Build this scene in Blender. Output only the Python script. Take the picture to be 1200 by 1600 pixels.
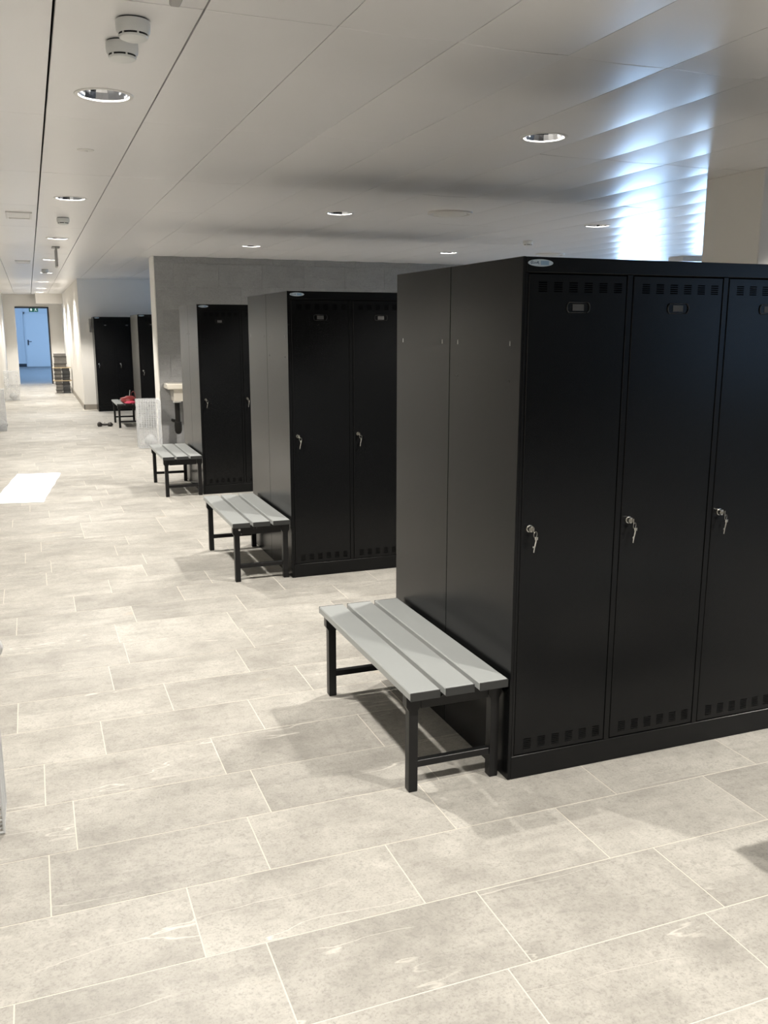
import bpy, bmesh, math, random
from mathutils import Vector, Matrix, noise

# ------------------------------------------------------------------ scene, camera, world, exposure
for o in list(bpy.data.objects): bpy.data.objects.remove(o)
scene = bpy.context.scene
COL = scene.collection
random.seed(7)
CH = 2.536                                   # ceiling height

F_PX, PITCH, YAW, ROLL = 1408.3, -0.2001, 0.3694, 0.0008
CAM = Vector((-1.4764, -2.5942, 1.5729))
fwd = Vector((math.sin(YAW)*math.cos(PITCH), math.cos(YAW)*math.cos(PITCH), math.sin(PITCH)))
rt0 = Vector((math.cos(YAW), -math.sin(YAW), 0)); up0 = rt0.cross(fwd)
rt = math.cos(ROLL)*rt0 + math.sin(ROLL)*up0; up = -math.sin(ROLL)*rt0 + math.cos(ROLL)*up0
cd = bpy.data.cameras.new('camera'); cam = bpy.data.objects.new('camera', cd); COL.objects.link(cam)
cam.matrix_world = Matrix(((rt.x, up.x, -fwd.x, CAM.x), (rt.y, up.y, -fwd.y, CAM.y), (rt.z, up.z, -fwd.z, CAM.z), (0, 0, 0, 1)))
cd.sensor_fit = 'VERTICAL'; cd.sensor_height = 36; cd.sensor_width = 27; cd.lens = F_PX*36/1600
cd.clip_start = 0.05; cd.clip_end = 200
scene.camera = cam

w = bpy.data.worlds.new('sky'); scene.world = w; w.use_nodes = True
w.node_tree.nodes['Background'].inputs[0].default_value = (0.45, 0.65, 1.0, 1)
w.node_tree.nodes['Background'].inputs[1].default_value = 1.0
vs = scene.view_settings
vs.view_transform = 'Standard'; vs.look = 'None'; vs.exposure = 0.1; vs.gamma = 1.0; vs.use_curve_mapping = False

SPOT_W = 245.0                               # every recessed downlight is the same lamp
SPOT_COL = (1.0, 0.945, 0.86)
DAY = (0.42, 0.66, 1.0)                      # daylight through the panes
PANE = {1: 14.0, 2: 14.0, 3: 1.7, 4: 4.0, 5: 4.2}   # brightness of the daylight in each window

# ------------------------------------------------------------------ materials
def mat(name, base, rough=0.5, metal=0.0, spec=0.5, emit=None, estr=0.0, coat=0.0):
    m = bpy.data.materials.new(name); m.use_nodes = True
    b = m.node_tree.nodes['Principled BSDF']
    b.inputs['Base Color'].default_value = (*base, 1); b.inputs['Roughness'].default_value = rough
    b.inputs['Metallic'].default_value = metal; b.inputs['Specular IOR Level'].default_value = spec
    b.inputs['Coat Weight'].default_value = coat
    if emit: b.inputs['Emission Color'].default_value = (*emit, 1); b.inputs['Emission Strength'].default_value = estr
    return m
def nodes(m): return m.node_tree.nodes, m.node_tree.links, m.node_tree.nodes['Principled BSDF']
def add_bump(m, scale, strength, dist=0.001, detail=2.0):
    N, L, b = nodes(m)
    tc = N.new('ShaderNodeTexCoord'); nz = N.new('ShaderNodeTexNoise'); bp = N.new('ShaderNodeBump')
    nz.inputs['Scale'].default_value = scale; nz.inputs['Detail'].default_value = detail
    bp.inputs['Strength'].default_value = strength; bp.inputs['Distance'].default_value = dist
    L.new(tc.outputs['Object'], nz.inputs['Vector']); L.new(nz.outputs['Fac'], bp.inputs['Height']); L.new(bp.outputs['Normal'], b.inputs['Normal'])
def add_mottle(m, c1, c2, scale, detail=3.0):
    N, L, b = nodes(m)
    tc = N.new('ShaderNodeTexCoord'); nz = N.new('ShaderNodeTexNoise'); mx = N.new('ShaderNodeMix'); mx.data_type = 'RGBA'
    nz.inputs['Scale'].default_value = scale; nz.inputs['Detail'].default_value = detail
    mx.inputs[6].default_value = (*c1, 1); mx.inputs[7].default_value = (*c2, 1)
    L.new(tc.outputs['Object'], nz.inputs['Vector']); L.new(nz.outputs['Fac'], mx.inputs[0]); L.new(mx.outputs[2], b.inputs['Base Color'])

def stone(name, dark, light, vein, rust, rough, var=0.12, veins=1.0):
    """split-face look stone tile: per-tile tone, cloudy mottling, fine speckle, pale streaks along x and a few rusty stains"""
    m = bpy.data.materials.new(name); m.use_nodes = True
    N, L, b = nodes(m)
    geo = N.new('ShaderNodeNewGeometry'); oi = N.new('ShaderNodeObjectInfo')
    rnd = N.new('ShaderNodeMath'); rnd.operation = 'ADD'
    L.new(geo.outputs['Random Per Island'], rnd.inputs[0]); L.new(oi.outputs['Random'], rnd.inputs[1])
    fr = N.new('ShaderNodeMath'); fr.operation = 'FRACT'; L.new(rnd.outputs[0], fr.inputs[0])
    off = N.new('ShaderNodeCombineXYZ')
    mul = N.new('ShaderNodeMath'); mul.operation = 'MULTIPLY'; mul.inputs[1].default_value = 57.0; L.new(fr.outputs[0], mul.inputs[0])
    L.new(mul.outputs[0], off.inputs[0]); L.new(mul.outputs[0], off.inputs[2])
    add = N.new('ShaderNodeVectorMath'); add.operation = 'ADD'
    L.new(geo.outputs['Position'], add.inputs[0]); L.new(off.outputs[0], add.inputs[1])
    def noise_n(scale, detail, rough_=0.6, stretch=None):
        n = N.new('ShaderNodeTexNoise'); n.inputs['Scale'].default_value = scale; n.inputs['Detail'].default_value = detail; n.inputs['Roughness'].default_value = rough_
        if stretch:
            mp = N.new('ShaderNodeMapping'); mp.inputs['Scale'].default_value = stretch; L.new(add.outputs[0], mp.inputs[0]); L.new(mp.outputs[0], n.inputs['Vector'])
        else: L.new(add.outputs[0], n.inputs['Vector'])
        return n.outputs['Fac']
    def ramp(src, p0, p1, v0=0.0, v1=1.0):
        r = N.new('ShaderNodeMapRange'); r.inputs[1].default_value = p0; r.inputs[2].default_value = p1
        r.inputs[3].default_value = v0; r.inputs[4].default_value = v1; L.new(src, r.inputs[0]); return r.outputs[0]
    def mix(fac, a, c):
        x = N.new('ShaderNodeMix'); x.data_type = 'RGBA'
        L.new(fac, x.inputs[0])
        for s, i in ((a, 6), (c, 7)):
            if isinstance(s, tuple): x.inputs[i].default_value = (*s, 1)
            else: L.new(s, x.inputs[i])
        return x.outputs[2]
    c = mix(ramp(noise_n(2.6, 6, .72), .32, .66), dark, light)
    c = mix(ramp(noise_n(5.5, 5, .7, (0.45, 2.2, 1.6)), .50, .72, 0, .5), c, tuple(v*0.80 for v in dark))
    c = mix(ramp(noise_n(42, 3, .7), .52, .75, 0, .45), c, tuple(v*0.66 for v in dark))
    c = mix(ramp(noise_n(130, 3, .75), .50, .72, 0, .55), c, tuple(v*0.62 for v in dark))
    vd = noise_n(1.15, 5, .5, (0.42, 2.4, 2.4))
    d = N.new('ShaderNodeMath'); d.operation = 'SUBTRACT'; d.inputs[1].default_value = .5; L.new(vd, d.inputs[0])
    a_ = N.new('ShaderNodeMath'); a_.operation = 'ABSOLUTE'; L.new(d.outputs[0], a_.inputs[0])
    vm = ramp(a_.outputs[0], .0004, .0031, 0.6*veins, 0)
    vg = N.new('ShaderNodeMath'); vg.operation = 'MULTIPLY'; L.new(vm, vg.inputs[0]); L.new(ramp(noise_n(1.6, 2), .50, .58), vg.inputs[1])
    c = mix(vg.outputs[0], c, vein)
    c = mix(ramp(noise_n(1.5, 4, .7, (0.8, 2.0, 1.0)), .66, .78, 0, .55), c, rust)
    hv = N.new('ShaderNodeHueSaturation'); L.new(c, hv.inputs['Color']); L.new(ramp(fr.outputs[0], 0, 1, 1-var, 1+var), hv.inputs['Value'])
    L.new(hv.outputs[0], b.inputs['Base Color'])
    b.inputs['Roughness'].default_value = rough; b.inputs['Specular IOR Level'].default_value = 0.45
    bp = N.new('ShaderNodeBump'); bp.inputs['Strength'].default_value = 0.22; bp.inputs['Distance'].default_value = 0.002
    L.new(noise_n(28, 5, .7), bp.inputs['Height']); L.new(bp.outputs[0], b.inputs['Normal'])
    return m

M = {}
M['floor_tile'] = stone('floor_tile', (.295, .282, .257), (.49, .472, .434), (.70, .67, .61), (.52, .42, .30), .5, var=.065)
M['wall_tile'] = stone('wall_tile', (.25, .252, .255), (.315, .316, .318), (.45, .44, .42), (.36, .30, .25), .5, var=.07, veins=.6)
M['grout'] = mat('grout', (.60, .57, .505), .9); add_bump(M['grout'], 60, .3)
M['wall_grout'] = mat('wall_grout', (.36, .35, .33), .9); add_bump(M['wall_grout'], 60, .3)
M['plaster'] = mat('plaster', (.78, .76, .72), .75); add_mottle(M['plaster'], (.76, .74, .70), (.80, .78, .745), 3); add_bump(M['plaster'], 90, .15)
M['grey_wall_paint'] = mat('grey_wall_paint', (.50, .49, .46), .7); add_mottle(M['grey_wall_paint'], (.48, .47, .44), (.52, .51, .48), 2)
M['skirting'] = mat('skirting', (.30, .27, .23), .5); add_mottle(M['skirting'], (.27, .245, .21), (.33, .30, .26), 6)
M['ceiling'] = mat('ceiling_paint', (.81, .80, .805), .30, spec=.55); add_mottle(M['ceiling'], (.80, .79, .795), (.82, .81, .815), 5); add_bump(M['ceiling'], 260, .06, .0004)
M['void'] = mat('ceiling_void', (.05, .05, .05), .9); add_mottle(M['void'], (.045, .045, .045), (.055, .055, .055), 4)
M['locker'] = mat('black_powder_coat', (.0045, .0048, .0052), .25, spec=.21); add_bump(M['locker'], 900, .015, .0002)
M['locker_in'] = mat('locker_inside', (.006, .006, .006), .7); add_bump(M['locker_in'], 300, .1, .0005)
M['chrome'] = mat('lock_chrome', (.62, .61, .58), .22, metal=1); add_bump(M['chrome'], 300, .05, .0003)
M['card'] = mat('card_grey', (.06, .06, .06), .5); add_mottle(M['card'], (.055, .055, .055), (.065, .065, .065), 60)
M['holder'] = mat('holder_steel', (.05, .05, .052), .16, metal=.6); add_bump(M['holder'], 200, .05, .0003)
M['badge'] = mat('badge_silver', (.42, .50, .58), .35); add_mottle(M['badge'], (.40, .48, .56), (.44, .52, .60), 40)
M['badge_blue'] = mat('badge_blue', (.19, .31, .46), .4); add_mottle(M['badge_blue'], (.18, .29, .44), (.21, .33, .48), 50)
M['badge_ink'] = mat('badge_ink', (.03, .07, .15), .5); add_mottle(M['badge_ink'], (.028, .065, .14), (.035, .075, .16), 50)
M['slot'] = mat('slot_grey', (.30, .30, .29), .5); add_mottle(M['slot'], (.28, .28, .27), (.33, .33, .32), 50)
M['slat'] = mat('bench_slat', (.30, .315, .315), .42); add_bump(M['slat'], 300, .08, .0004); add_mottle(M['slat'], (.29, .305, .305), (.31, .325, .325), 8)
M['slat_cap'] = mat('slat_cap', (.02, .021, .021), .5); add_bump(M['slat_cap'], 200, .1, .0004)
M['frame'] = mat('bench_frame', (.007, .007, .0075), .36, spec=.3); add_bump(M['frame'], 350, .1, .0004)
M['bolt'] = mat('bolt_black', (.005, .005, .005), .4); add_bump(M['bolt'], 200, .1, .0003)
M['bolt_steel'] = mat('bolt_steel', (.7, .7, .7), .25, metal=1); add_bump(M['bolt_steel'], 200, .05, .0003)
M['white_plastic'] = mat('white_plastic', (.74, .75, .74), .4); add_bump(M['white_plastic'], 120, .05, .0004)
M['dark_slot'] = mat('dark_slot', (.02, .02, .02), .7); add_bump(M['dark_slot'], 120, .05, .0004)
M['grey_plastic'] = mat('grey_plastic', (.36, .35, .34), .5); add_bump(M['grey_plastic'], 120, .05, .0004)
M['reflector'] = mat('reflector', (.80, .82, .88), .12, metal=1); add_bump(M['reflector'], 40, .1, .001)
M['lamp'] = mat('lamp_tube', (.9, .9, .9), .3, emit=(1, .97, .9), estr=140); add_bump(M['lamp'], 30, .02, .0004)
M['trim_white'] = mat('trim_white', (.72, .71, .69), .35); add_bump(M['trim_white'], 80, .05, .0004)
for k_, s_ in PANE.items():
    M['pane%d' % k_] = mat('daylit_pane_%d' % k_, (.8, .9, 1), .2, emit=DAY, estr=s_); add_bump(M['pane%d' % k_], 5, .02, .0004)
M['win_frame'] = mat('window_frame', (.55, .56, .57), .4); add_bump(M['win_frame'], 80, .05, .0004)
M['ceramic'] = mat('ceramic', (.52, .49, .43), .16); add_bump(M['ceramic'], 10, .03, .0004)
M['pipe'] = mat('siphon_black', (.008, .0075, .0065), .5, spec=.2); add_bump(M['pipe'], 60, .05, .0004)
M['sheet'] = mat('white_sheet', (.93, .93, .92), .45); add_bump(M['sheet'], 6, .25, .004)
M['wire'] = mat('white_wire', (.50, .51, .52), .35); add_bump(M['wire'], 100, .05, .0004)
M['red'] = mat('red_fabric', (.20, .014, .014), .55); add_mottle(M['red'], (.13, .01, .01), (.25, .02, .02), 14); add_bump(M['red'], 30, .4, .004)
M['pink'] = mat('pink_red_fabric', (.50, .03, .08), .6); add_mottle(M['pink'], (.44, .025, .06), (.55, .04, .10), 14); add_bump(M['pink'], 40, .3, .003)
M['tool'] = mat('tool_black', (.03, .026, .024), .5); add_mottle(M['tool'], (.024, .021, .02), (.04, .034, .03), 20)
M['crate'] = mat('crate_grey', (.20, .195, .185), .6); add_mottle(M['crate'], (.15, .145, .14), (.27, .26, .25), 12)
M['crate_dark'] = mat('crate_dark', (.07, .075, .085), .55); add_mottle(M['crate_dark'], (.05, .053, .06), (.11, .115, .125), 14)
M['strap'] = mat('crate_strap', (.03, .03, .03), .5); add_bump(M['strap'], 80, .1, .0004)
M['board'] = mat('pale_wood', (.62, .50, .32), .6); add_mottle(M['board'], (.56, .44, .27), (.68, .56, .38), 18)
M['lobby_wall'] = mat('lobby_wall', (.74, .76, .78), .7); add_mottle(M['lobby_wall'], (.73, .75, .77), (.75, .77, .79), 2)
M['lobby_floor'] = mat('lobby_floor', (.30, .31, .32), .6); add_mottle(M['lobby_floor'], (.28, .29, .30), (.32, .33, .34), 3)
M['lobby_door'] = mat('lobby_door', (.80, .81, .82), .5); add_mottle(M['lobby_door'], (.79, .80, .81), (.81, .82, .83), 2)
M['dark_frame'] = mat('dark_frame', (.03, .035, .045), .5); add_bump(M['dark_frame'], 80, .05, .0004)
M['green'] = mat('exit_green', (.01, .10, .075), .4, emit=(.01, .16, .10), estr=.35); add_mottle(M['green'], (.01, .09, .07), (.012, .11, .08), 8)
M['sign_white'] = mat('exit_white', (.8, .85, .85), .4, emit=(.8, .95, .95), estr=.5); add_mottle(M['sign_white'], (.78, .83, .83), (.82, .87, .87), 8)
# crumpled clear film: part see-through, part milky, part glossy
m = bpy.data.materials.new('plastic_film'); m.use_nodes = True; N, L, b = nodes(m)
b.inputs['Base Color'].default_value = (.86, .88, .90, 1); b.inputs['Roughness'].default_value = .22
tr = N.new('ShaderNodeBsdfTransparent'); mx = N.new('ShaderNodeMixShader'); nz = N.new('ShaderNodeTexNoise'); tc = N.new('ShaderNodeTexCoord'); mr = N.new('ShaderNodeMapRange'); bp = N.new('ShaderNodeBump')
nz.inputs['Scale'].default_value = 5; nz.inputs['Detail'].default_value = 3
mr.inputs[1].default_value = .3; mr.inputs[2].default_value = .75; mr.inputs[3].default_value = .14; mr.inputs[4].default_value = .38
bp.inputs['Strength'].default_value = .35; bp.inputs['Distance'].default_value = .012
L.new(tc.outputs['Object'], nz.inputs['Vector']); L.new(nz.outputs['Fac'], mr.inputs[0]); L.new(nz.outputs['Fac'], bp.inputs['Height']); L.new(bp.outputs[0], b.inputs['Normal'])
L.new(mr.outputs[0], mx.inputs[0]); L.new(tr.outputs[0], mx.inputs[1]); L.new(b.outputs[0], mx.inputs[2]); L.new(mx.outputs[0], N['Material Output'].inputs[0])
M['film'] = m

# ------------------------------------------------------------------ mesh helpers
class MB:
    """collects shapes, then becomes ONE mesh object"""
    def __init__(s): s.v = []; s.f = []
    def add(s, vs, fs):
        k = len(s.v); s.v += [tuple(v) for v in vs]; s.f += [tuple(i+k for i in f) for f in fs]; return s
    def box(s, a, b, c=0.0):
        x0, y0, z0 = a; x1, y1, z1 = b
        if c <= 0:
            return s.add([(x0,y0,z0),(x1,y0,z0),(x1,y1,z0),(x0,y1,z0),(x0,y0,z1),(x1,y0,z1),(x1,y1,z1),(x0,y1,z1)],
                         [(0,3,2,1),(4,5,6,7),(0,1,5,4),(1,2,6,5),(2,3,7,6),(3,0,4,7)])
        bm = bmesh.new(); bmesh.ops.create_cube(bm, size=1)
        for v in bm.verts: v.co = Vector(((x0+x1)/2+v.co.x*(x1-x0), (y0+y1)/2+v.co.y*(y1-y0), (z0+z1)/2+v.co.z*(z1-z0)))
        bmesh.ops.bevel(bm, geom=bm.edges[:], offset=c, segments=1, affect='EDGES')
        bm.verts.index_update()
        s.add([v.co[:] for v in bm.verts], [[v.index for v in f.verts] for f in bm.faces]); bm.free(); return s
    def tube(s, pts, r, n=8, cap=True):
        pts = [Vector(p) for p in pts]; rs = r if isinstance(r, (list, tuple)) else [r]*len(pts)
        rings = []; prev = None
        for i, p in enumerate(pts):
            d = (pts[min(i+1, len(pts)-1)]-pts[max(i-1, 0)]).normalized()
            a = prev if prev is not None else (Vector((0,0,1)) if abs(d.z) < .9 else Vector((1,0,0)))
            u = (a-d*a.dot(d)).normalized(); prev = u; wv = d.cross(u)
            rings.append([p+rs[i]*(u*math.cos(t)+wv*math.sin(t)) for t in (2*math.pi*k/n for k in range(n))])
        vs = [q for ring in rings for q in ring]; fs = []
        for i in range(len(pts)-1):
            for k in range(n): fs.append((i*n+k, i*n+(k+1)%n, (i+1)*n+(k+1)%n, (i+1)*n+k))
        if cap: fs.append(tuple(range(n))[::-1]); fs.append(tuple((len(pts)-1)*n+k for k in range(n)))
        return s.add(vs, fs)
    def lathe(s, prof, n=32, c=(0,0,0), cap0=False, cap1=False):
        vs = [(c[0]+r*math.cos(2*math.pi*k/n), c[1]+r*math.sin(2*math.pi*k/n), c[2]+z) for r, z in prof for k in range(n)]
        fs = [(i*n+k, i*n+(k+1)%n, (i+1)*n+(k+1)%n, (i+1)*n+k) for i in range(len(prof)-1) for k in range(n)]
        if cap0: fs.append(tuple(range(n))[::-1])
        if cap1: fs.append(tuple((len(prof)-1)*n+k for k in range(n)))
        return s.add(vs, fs)
    def torus(s, c, R, r, ax='y', n=16, m=6):
        pts = []
        for k in range(n):
            t = 2*math.pi*k/n
            for j in range(m):
                q = 2*math.pi*j/m; a = (R+r*math.cos(q)); h = r*math.sin(q)
                p = {'y': (a*math.cos(t), h, a*math.sin(t)), 'x': (h, a*math.cos(t), a*math.sin(t)), 'z': (a*math.cos(t), a*math.sin(t), h)}[ax]
                pts.append((c[0]+p[0], c[1]+p[1], c[2]+p[2]))
        return s.add(pts, [(k*m+j, k*m+(j+1)%m, ((k+1)%n)*m+(j+1)%m, ((k+1)%n)*m+j) for k in range(n) for j in range(m)])
    def prism(s, poly, y0, y1):
        """polygon in x-z extruded along y"""
        n = len(poly)
        return s.add([(x, y0, z) for x, z in poly]+[(x, y1, z) for x, z in poly],
                     [tuple(range(n)), tuple(range(2*n-1, n-1, -1))]+[(k, k+n, (k+1)%n+n, (k+1)%n) for k in range(n)])
    def mesh(s, name, material, smooth=False, angle=None):
        me = bpy.data.meshes.new(name); me.from_pydata(s.v, [], s.f); me.materials.append(material)
        bm = bmesh.new(); bm.from_mesh(me); bmesh.ops.recalc_face_normals(bm, faces=bm.faces[:]); bm.to_mesh(me); bm.free()
        if smooth:
            me.polygons.foreach_set('use_smooth', [True]*len(me.polygons))
            if angle is not None:
                try: me.set_sharp_from_angle(angle=math.radians(angle))
                except Exception: pass
        me.update(); return me
    def build(s, name, material, parent=None, loc=None, smooth=False, angle=40):
        return link(name, s.mesh(name, material, smooth, angle), parent, loc)
def link(name, me, parent=None, loc=None):
    o = bpy.data.objects.new(name, me); COL.objects.link(o)
    if parent: o.parent = parent
    if loc is not None: o.location = loc
    return o
def tag(o, label=None, cat=None, group=None, kind=None):
    for k, v in (('label', label), ('category', cat), ('group', group), ('kind', kind)):
        if v: o[k] = v
    return o
def empty(name, loc=(0,0,0), rz=0.0):
    o = bpy.data.objects.new(name, None); COL.objects.link(o); o.location = loc; o.rotation_euler = (0, 0, rz); o.empty_display_size = .1; return o
def copy_tree(o, parent=None):
    c = o.copy(); COL.objects.link(c); c.parent = parent
    for ch in list(o.children): copy_tree(ch, c)
    return c
def struct(o): o['kind'] = 'structure'; return o
def proj(p):
    d = Vector(p)-CAM; z = d.dot(fwd)
    return (600+F_PX*d.dot(rt)/z, 800-F_PX*d.dot(up)/z) if z > .05 else None
def seen(p, m=80):
    q = proj(p); return q is not None and -m < q[0] < 1200+m and -m < q[1] < 1600+m

# ------------------------------------------------------------------ floor: slab of grout with single tiles
XR, YB = 10.5, -6.0
floor = struct(MB().box((-2.1, YB, -.12), (XR, 10.6, -.0006)).box((-2.1, 10.6, -.12), (6.0, 16.6, -.0006)).box((-2.1, 16.6, -.12), (-.33, 25.95, -.0006)).build('floor', M['grout']))
TL, TW, J = .612, .3145, .0040
known = {-3: -.467, -2: -.397, -1: .058, 0: .305, 1: -1.448, 2: -.311, 3: -1.315, 4: -1.63, 5: -1.233}
tile_me = MB().box((-(TL-J)/2, -(TW-J)/2, -.009), ((TL-J)/2, (TW-J)/2, 0)).mesh('tile', M['floor_tile'])
cands = []; rest = MB()
for k in range(-18, 83):
    y0 = -.222+TW*k; yc = y0+TW/2
    offx = known.get(k, random.uniform(0, TL))
    xr = XR if yc < 10.1 else (6.0 if yc < 16.2 else -.53)
    n0 = math.ceil((-2.1-offx)/TL)-1; n1 = int((xr-offx)/TL)+1
    for n in range(n0, n1+1):
        a, c = max(offx+n*TL, -2.1), min(offx+(n+1)*TL, xr)
        if c-a < .05: continue
        xc = (a+c)/2; full = (c-a) > TL-.001
        d = (Vector((xc, yc, 0))-CAM).length
        vis = seen((xc, yc, 0), 60) or seen((a, yc, 0), 20) or seen((c, yc, 0), 20)
        hidden = (yc > .25 and xc > .35 and yc < 10) and not (1.5 < yc < 3.0 and xc < 1.2)
        cands.append((0 if (vis and not hidden) else 1, d, xc, yc, a, c, full))
cands.sort(key=lambda t: (t[0], t[1]))
for i, (v, d, xc, yc, a, c, full) in enumerate(cands):
    if i < 295 and v == 0:
        o = link('tile', tile_me, floor, (xc, yc, random.uniform(-.0003, .0002)))
        if not full: o.scale.x = (c-a-J)/(TL-J)
    else:
        rest.box((a+J/2, yc-TW/2+J/2, -.009), (c-J/2, yc+TW/2-J/2, 0))
tag(rest.build('tile_field', M['floor_tile'], floor), kind='stuff')

# ------------------------------------------------------------------ walls, pillar, partition, lobby shell
struct(MB().box((-2.3, YB-.2, -.1), (-2.1, 18.0, 2.8)).build('wall_left', M['grey_wall_paint']))
struct(MB().box((-2.3, 18.0, -.1), (-2.1, 25.95, 2.8)).build('wall_left_far', M['grey_wall_paint']))
struct(MB().box((-2.1, YB-.2, -.1), (5.6, YB, 2.8)).box((9.6, YB-.2, -.1), (XR, YB, 2.8)).box((5.6, YB-.2, -.1), (9.6, YB, .9)).box((5.6, YB-.2, 2.52), (9.6, YB, 2.8)).build('wall_behind', M['grey_wall_paint']))
DX0, DX1, DZ = -1.795, -.893, 2.19
struct(MB().box((-2.1, 25.75, -.002), (DX0, 25.95, 2.8)).box((DX1, 25.75, -.002), (-.33, 25.95, 2.8)).box((DX0, 25.75, DZ), (DX1, 25.95, 2.8)).build('wall_far', M['plaster']))
tr1 = struct(MB().box((DX1-.035, 25.72, 0), (DX1+.005, 25.95, DZ)).box((DX0, 25.72, DZ-.035), (DX1, 25.95, DZ+.005)).build('trim_1', M['dark_frame']))
struct(MB().box((-.53, 16.33, -.002), (-.33, 25.75, 2.8)).build('wall_corridor', M['plaster']))
struct(MB().box((-.33, 16.33, -.002), (6.2, 16.53, 2.8)).build('wall_alcove', M['plaster']))
struct(MB().box((6.0, 10.6, -.1), (6.2, 12.0, 2.8)).box((6.0, 15.6, -.1), (6.2, 16.33, 2.8)).box((6.0, 12.0, -.1), (6.2, 15.6, .1)).box((6.0, 12.0, 2.5), (6.2, 15.6, 2.8)).build('wall_alcove_side', M['plaster']))
struct(MB().box((-.545, 16.315, 0), (-.531, 25.7, .10)).build('baseboard_corridor', M['skirting']))
struct(MB().box((-.545, 16.315, 0), (5.99, 16.329, .10)).build('baseboard_alcove', M['skirting']))
struct(MB().box((-1.23, 24.75, 2.265), (-.53, 25.75, 2.8), .004).build('trim_2', M['plaster']))              # bulkhead box under the ceiling end
struct(MB().box((6.75, 7.6, 2.47), (8.2, 7.9, 2.8), .004).build('trim_3', M['trim_white']))                # shallow bulkhead behind the pillar
# tiled partition: core, white end face, single tiles on the front
PX, PY = .158, 10.183
part = struct(MB().box((PX, PY+.012, -.002), (7.45, 10.6, 2.8)).build('wall_partition', M['wall_grout']))
struct(MB().box((PX-.012, PY, 0), (PX+.002, 10.6, 2.535), .003).build('trim_4', M['plaster']))
TWL, TWH = .612, .306
for r in range(9):
    z0 = r*TWH; z1 = min(z0+TWH, 2.58)
    off = [0, .31, .12, .45, .22, .52, .05, .36, .2][r]
    x = PX+.002-off
    while x < 7.45:
        a, c = max(x, PX+.002), min(x+TWL, 7.45)
        if c-a > .03: MB().box((a+.001, PY+random.uniform(0, .0012), z0+.0012), (c-.001, PY+.0125, z1-.0006)).build('tile', M['wall_tile'], part)
        x += TWL
# window wall to the right of the partition and right wall
struct(MB().box((7.45, PY, -.1), (7.57, 10.6, 2.8)).box((8.47, PY, -.1), (9.05, 10.6, 2.8)).box((10.35, PY, -.1), (XR, 10.6, 2.8))
       .box((7.57, PY, 2.52), (8.47, 10.6, 2.8)).box((9.05, PY, 2.52), (10.35, 10.6, 2.8)).box((7.57, PY, -.1), (8.47, 10.6, .9)).box((9.05, PY, -.1), (10.35, 10.6, .75)).build('wall_back', M['plaster']))
struct(MB().box((XR, YB-.2, -.1), (XR+.2, 10.6, 2.8)).build('wall_right', M['plaster']))
def window(n, a, b, axis, at, z0, z1, panes, end=''):
    """n panes between a and b in the wall plane 'at'; frame bars plus bright daylight panes"""
    o = struct(empty('window_%d%s' % (n, end), ((a+b)/2, at, z0) if axis == 'x' else (at, (a+b)/2, z0)))
    def bx(u0, u1, v0, v1, d0, d1, name, m):
        mb = MB().box((u0-(a+b)/2, d0, v0-z0), (u1-(a+b)/2, d1, v1-z0)) if axis == 'x' else MB().box((d0, u0-(a+b)/2, v0-z0), (d1, u1-(a+b)/2, v1-z0))
        return mb.build(name, m, o)
    s = .05; wd = (b-a)/panes
    bx(a, b, z0, z0+s, .02, .09, 'frame_bar', M['win_frame']); bx(a, b, z1-s, z1, .02, .09, 'frame_bar', M['win_frame'])
    for i in range(panes+1): 
        c = min(max(a+i*wd, a+s/2), b-s/2); bx(c-s/2, c+s/2, z0+s, z1-s, .02, .09, 'mullion', M['win_frame'])
    for i in range(panes): bx(a+i*wd+s/2, a+(i+1)*wd-s/2, z0+s, z1-s, .05, .06, 'pane'+end, M['pane%d' % n])
window(1, 7.57, 8.47, 'x', PY+.1, .9, 2.52, 1)
window(2, 9.05, 10.35, 'x', PY+.1, .75, 2.52, 1)
window(3, 5.6, 9.6, 'x', YB-.15, .9, 2.52, 4, '_offscreen')
window(4, 12.0, 15.6, 'y', 6.05, .1, 2.5, 3)
# pillar
struct(MB().box((2.733, 1.925, 0), (3.24, 2.437, 2.535), .006).build('wall_pillar', M['plaster']))
# lobby beyond the doorway
LY = 38.9
struct(MB().box((-3.2, 25.95, -.12), (1.4, LY, 0)).build('floor_lobby', M['lobby_floor']))
struct(MB().box((-3.4, 25.95, -.1), (-3.2, LY, 2.9)).build('wall_lobby_left', M['lobby_wall']))
struct(MB().box((1.4, 25.95, -.1), (1.6, 27.0, 2.9)).box((1.4, 37.0, -.1), (1.6, LY, 2.9)).box((1.4, 27, 2.4), (1.6, 37, 2.9)).box((1.4, 27, -.1), (1.6, 37, .2)).build('wall_lobby_right', M['lobby_wall']))
struct(MB().box((-3.4, LY, -.1), (1.6, LY+.2, 2.9)).build('wall_lobby_end', M['lobby_wall']))
struct(MB().box((-3.4, 25.95, 2.62), (1.6, LY, 2.9)).build('ceiling_lobby', M['lobby_wall']))
struct(MB().box((-3.4, 25.95, -.1), (-2.3, 26.0, 2.9)).box((-.33, 25.95, -.1), (1.6, 26.0, 2.9)).build('wall_lobby_front', M['lobby_wall']))
struct(MB().box((-3.2, LY-.015, 0), (-1.62, LY-.001, .13)).build('baseboard_lobby', M['dark_frame']))
window(5, 27.0, 37.0, 'y', 1.45, .2, 2.4, 5)
d1 = struct(empty('door_1', (-1.11, LY, 0)))
MB().box((-.52, -.03, 0), (-.465, -.001, 2.25)).box((.465, -.03, 0), (.52, -.001, 2.25)).box((-.52, -.03, 2.2), (.52, -.001, 2.25)).build('door_frame', M['lobby_wall'], d1)
lf = MB().box((-.463, -.022, .005), (.463, -.002, 2.198), .002).build('door_leaf', M['lobby_door'], d1)
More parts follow.
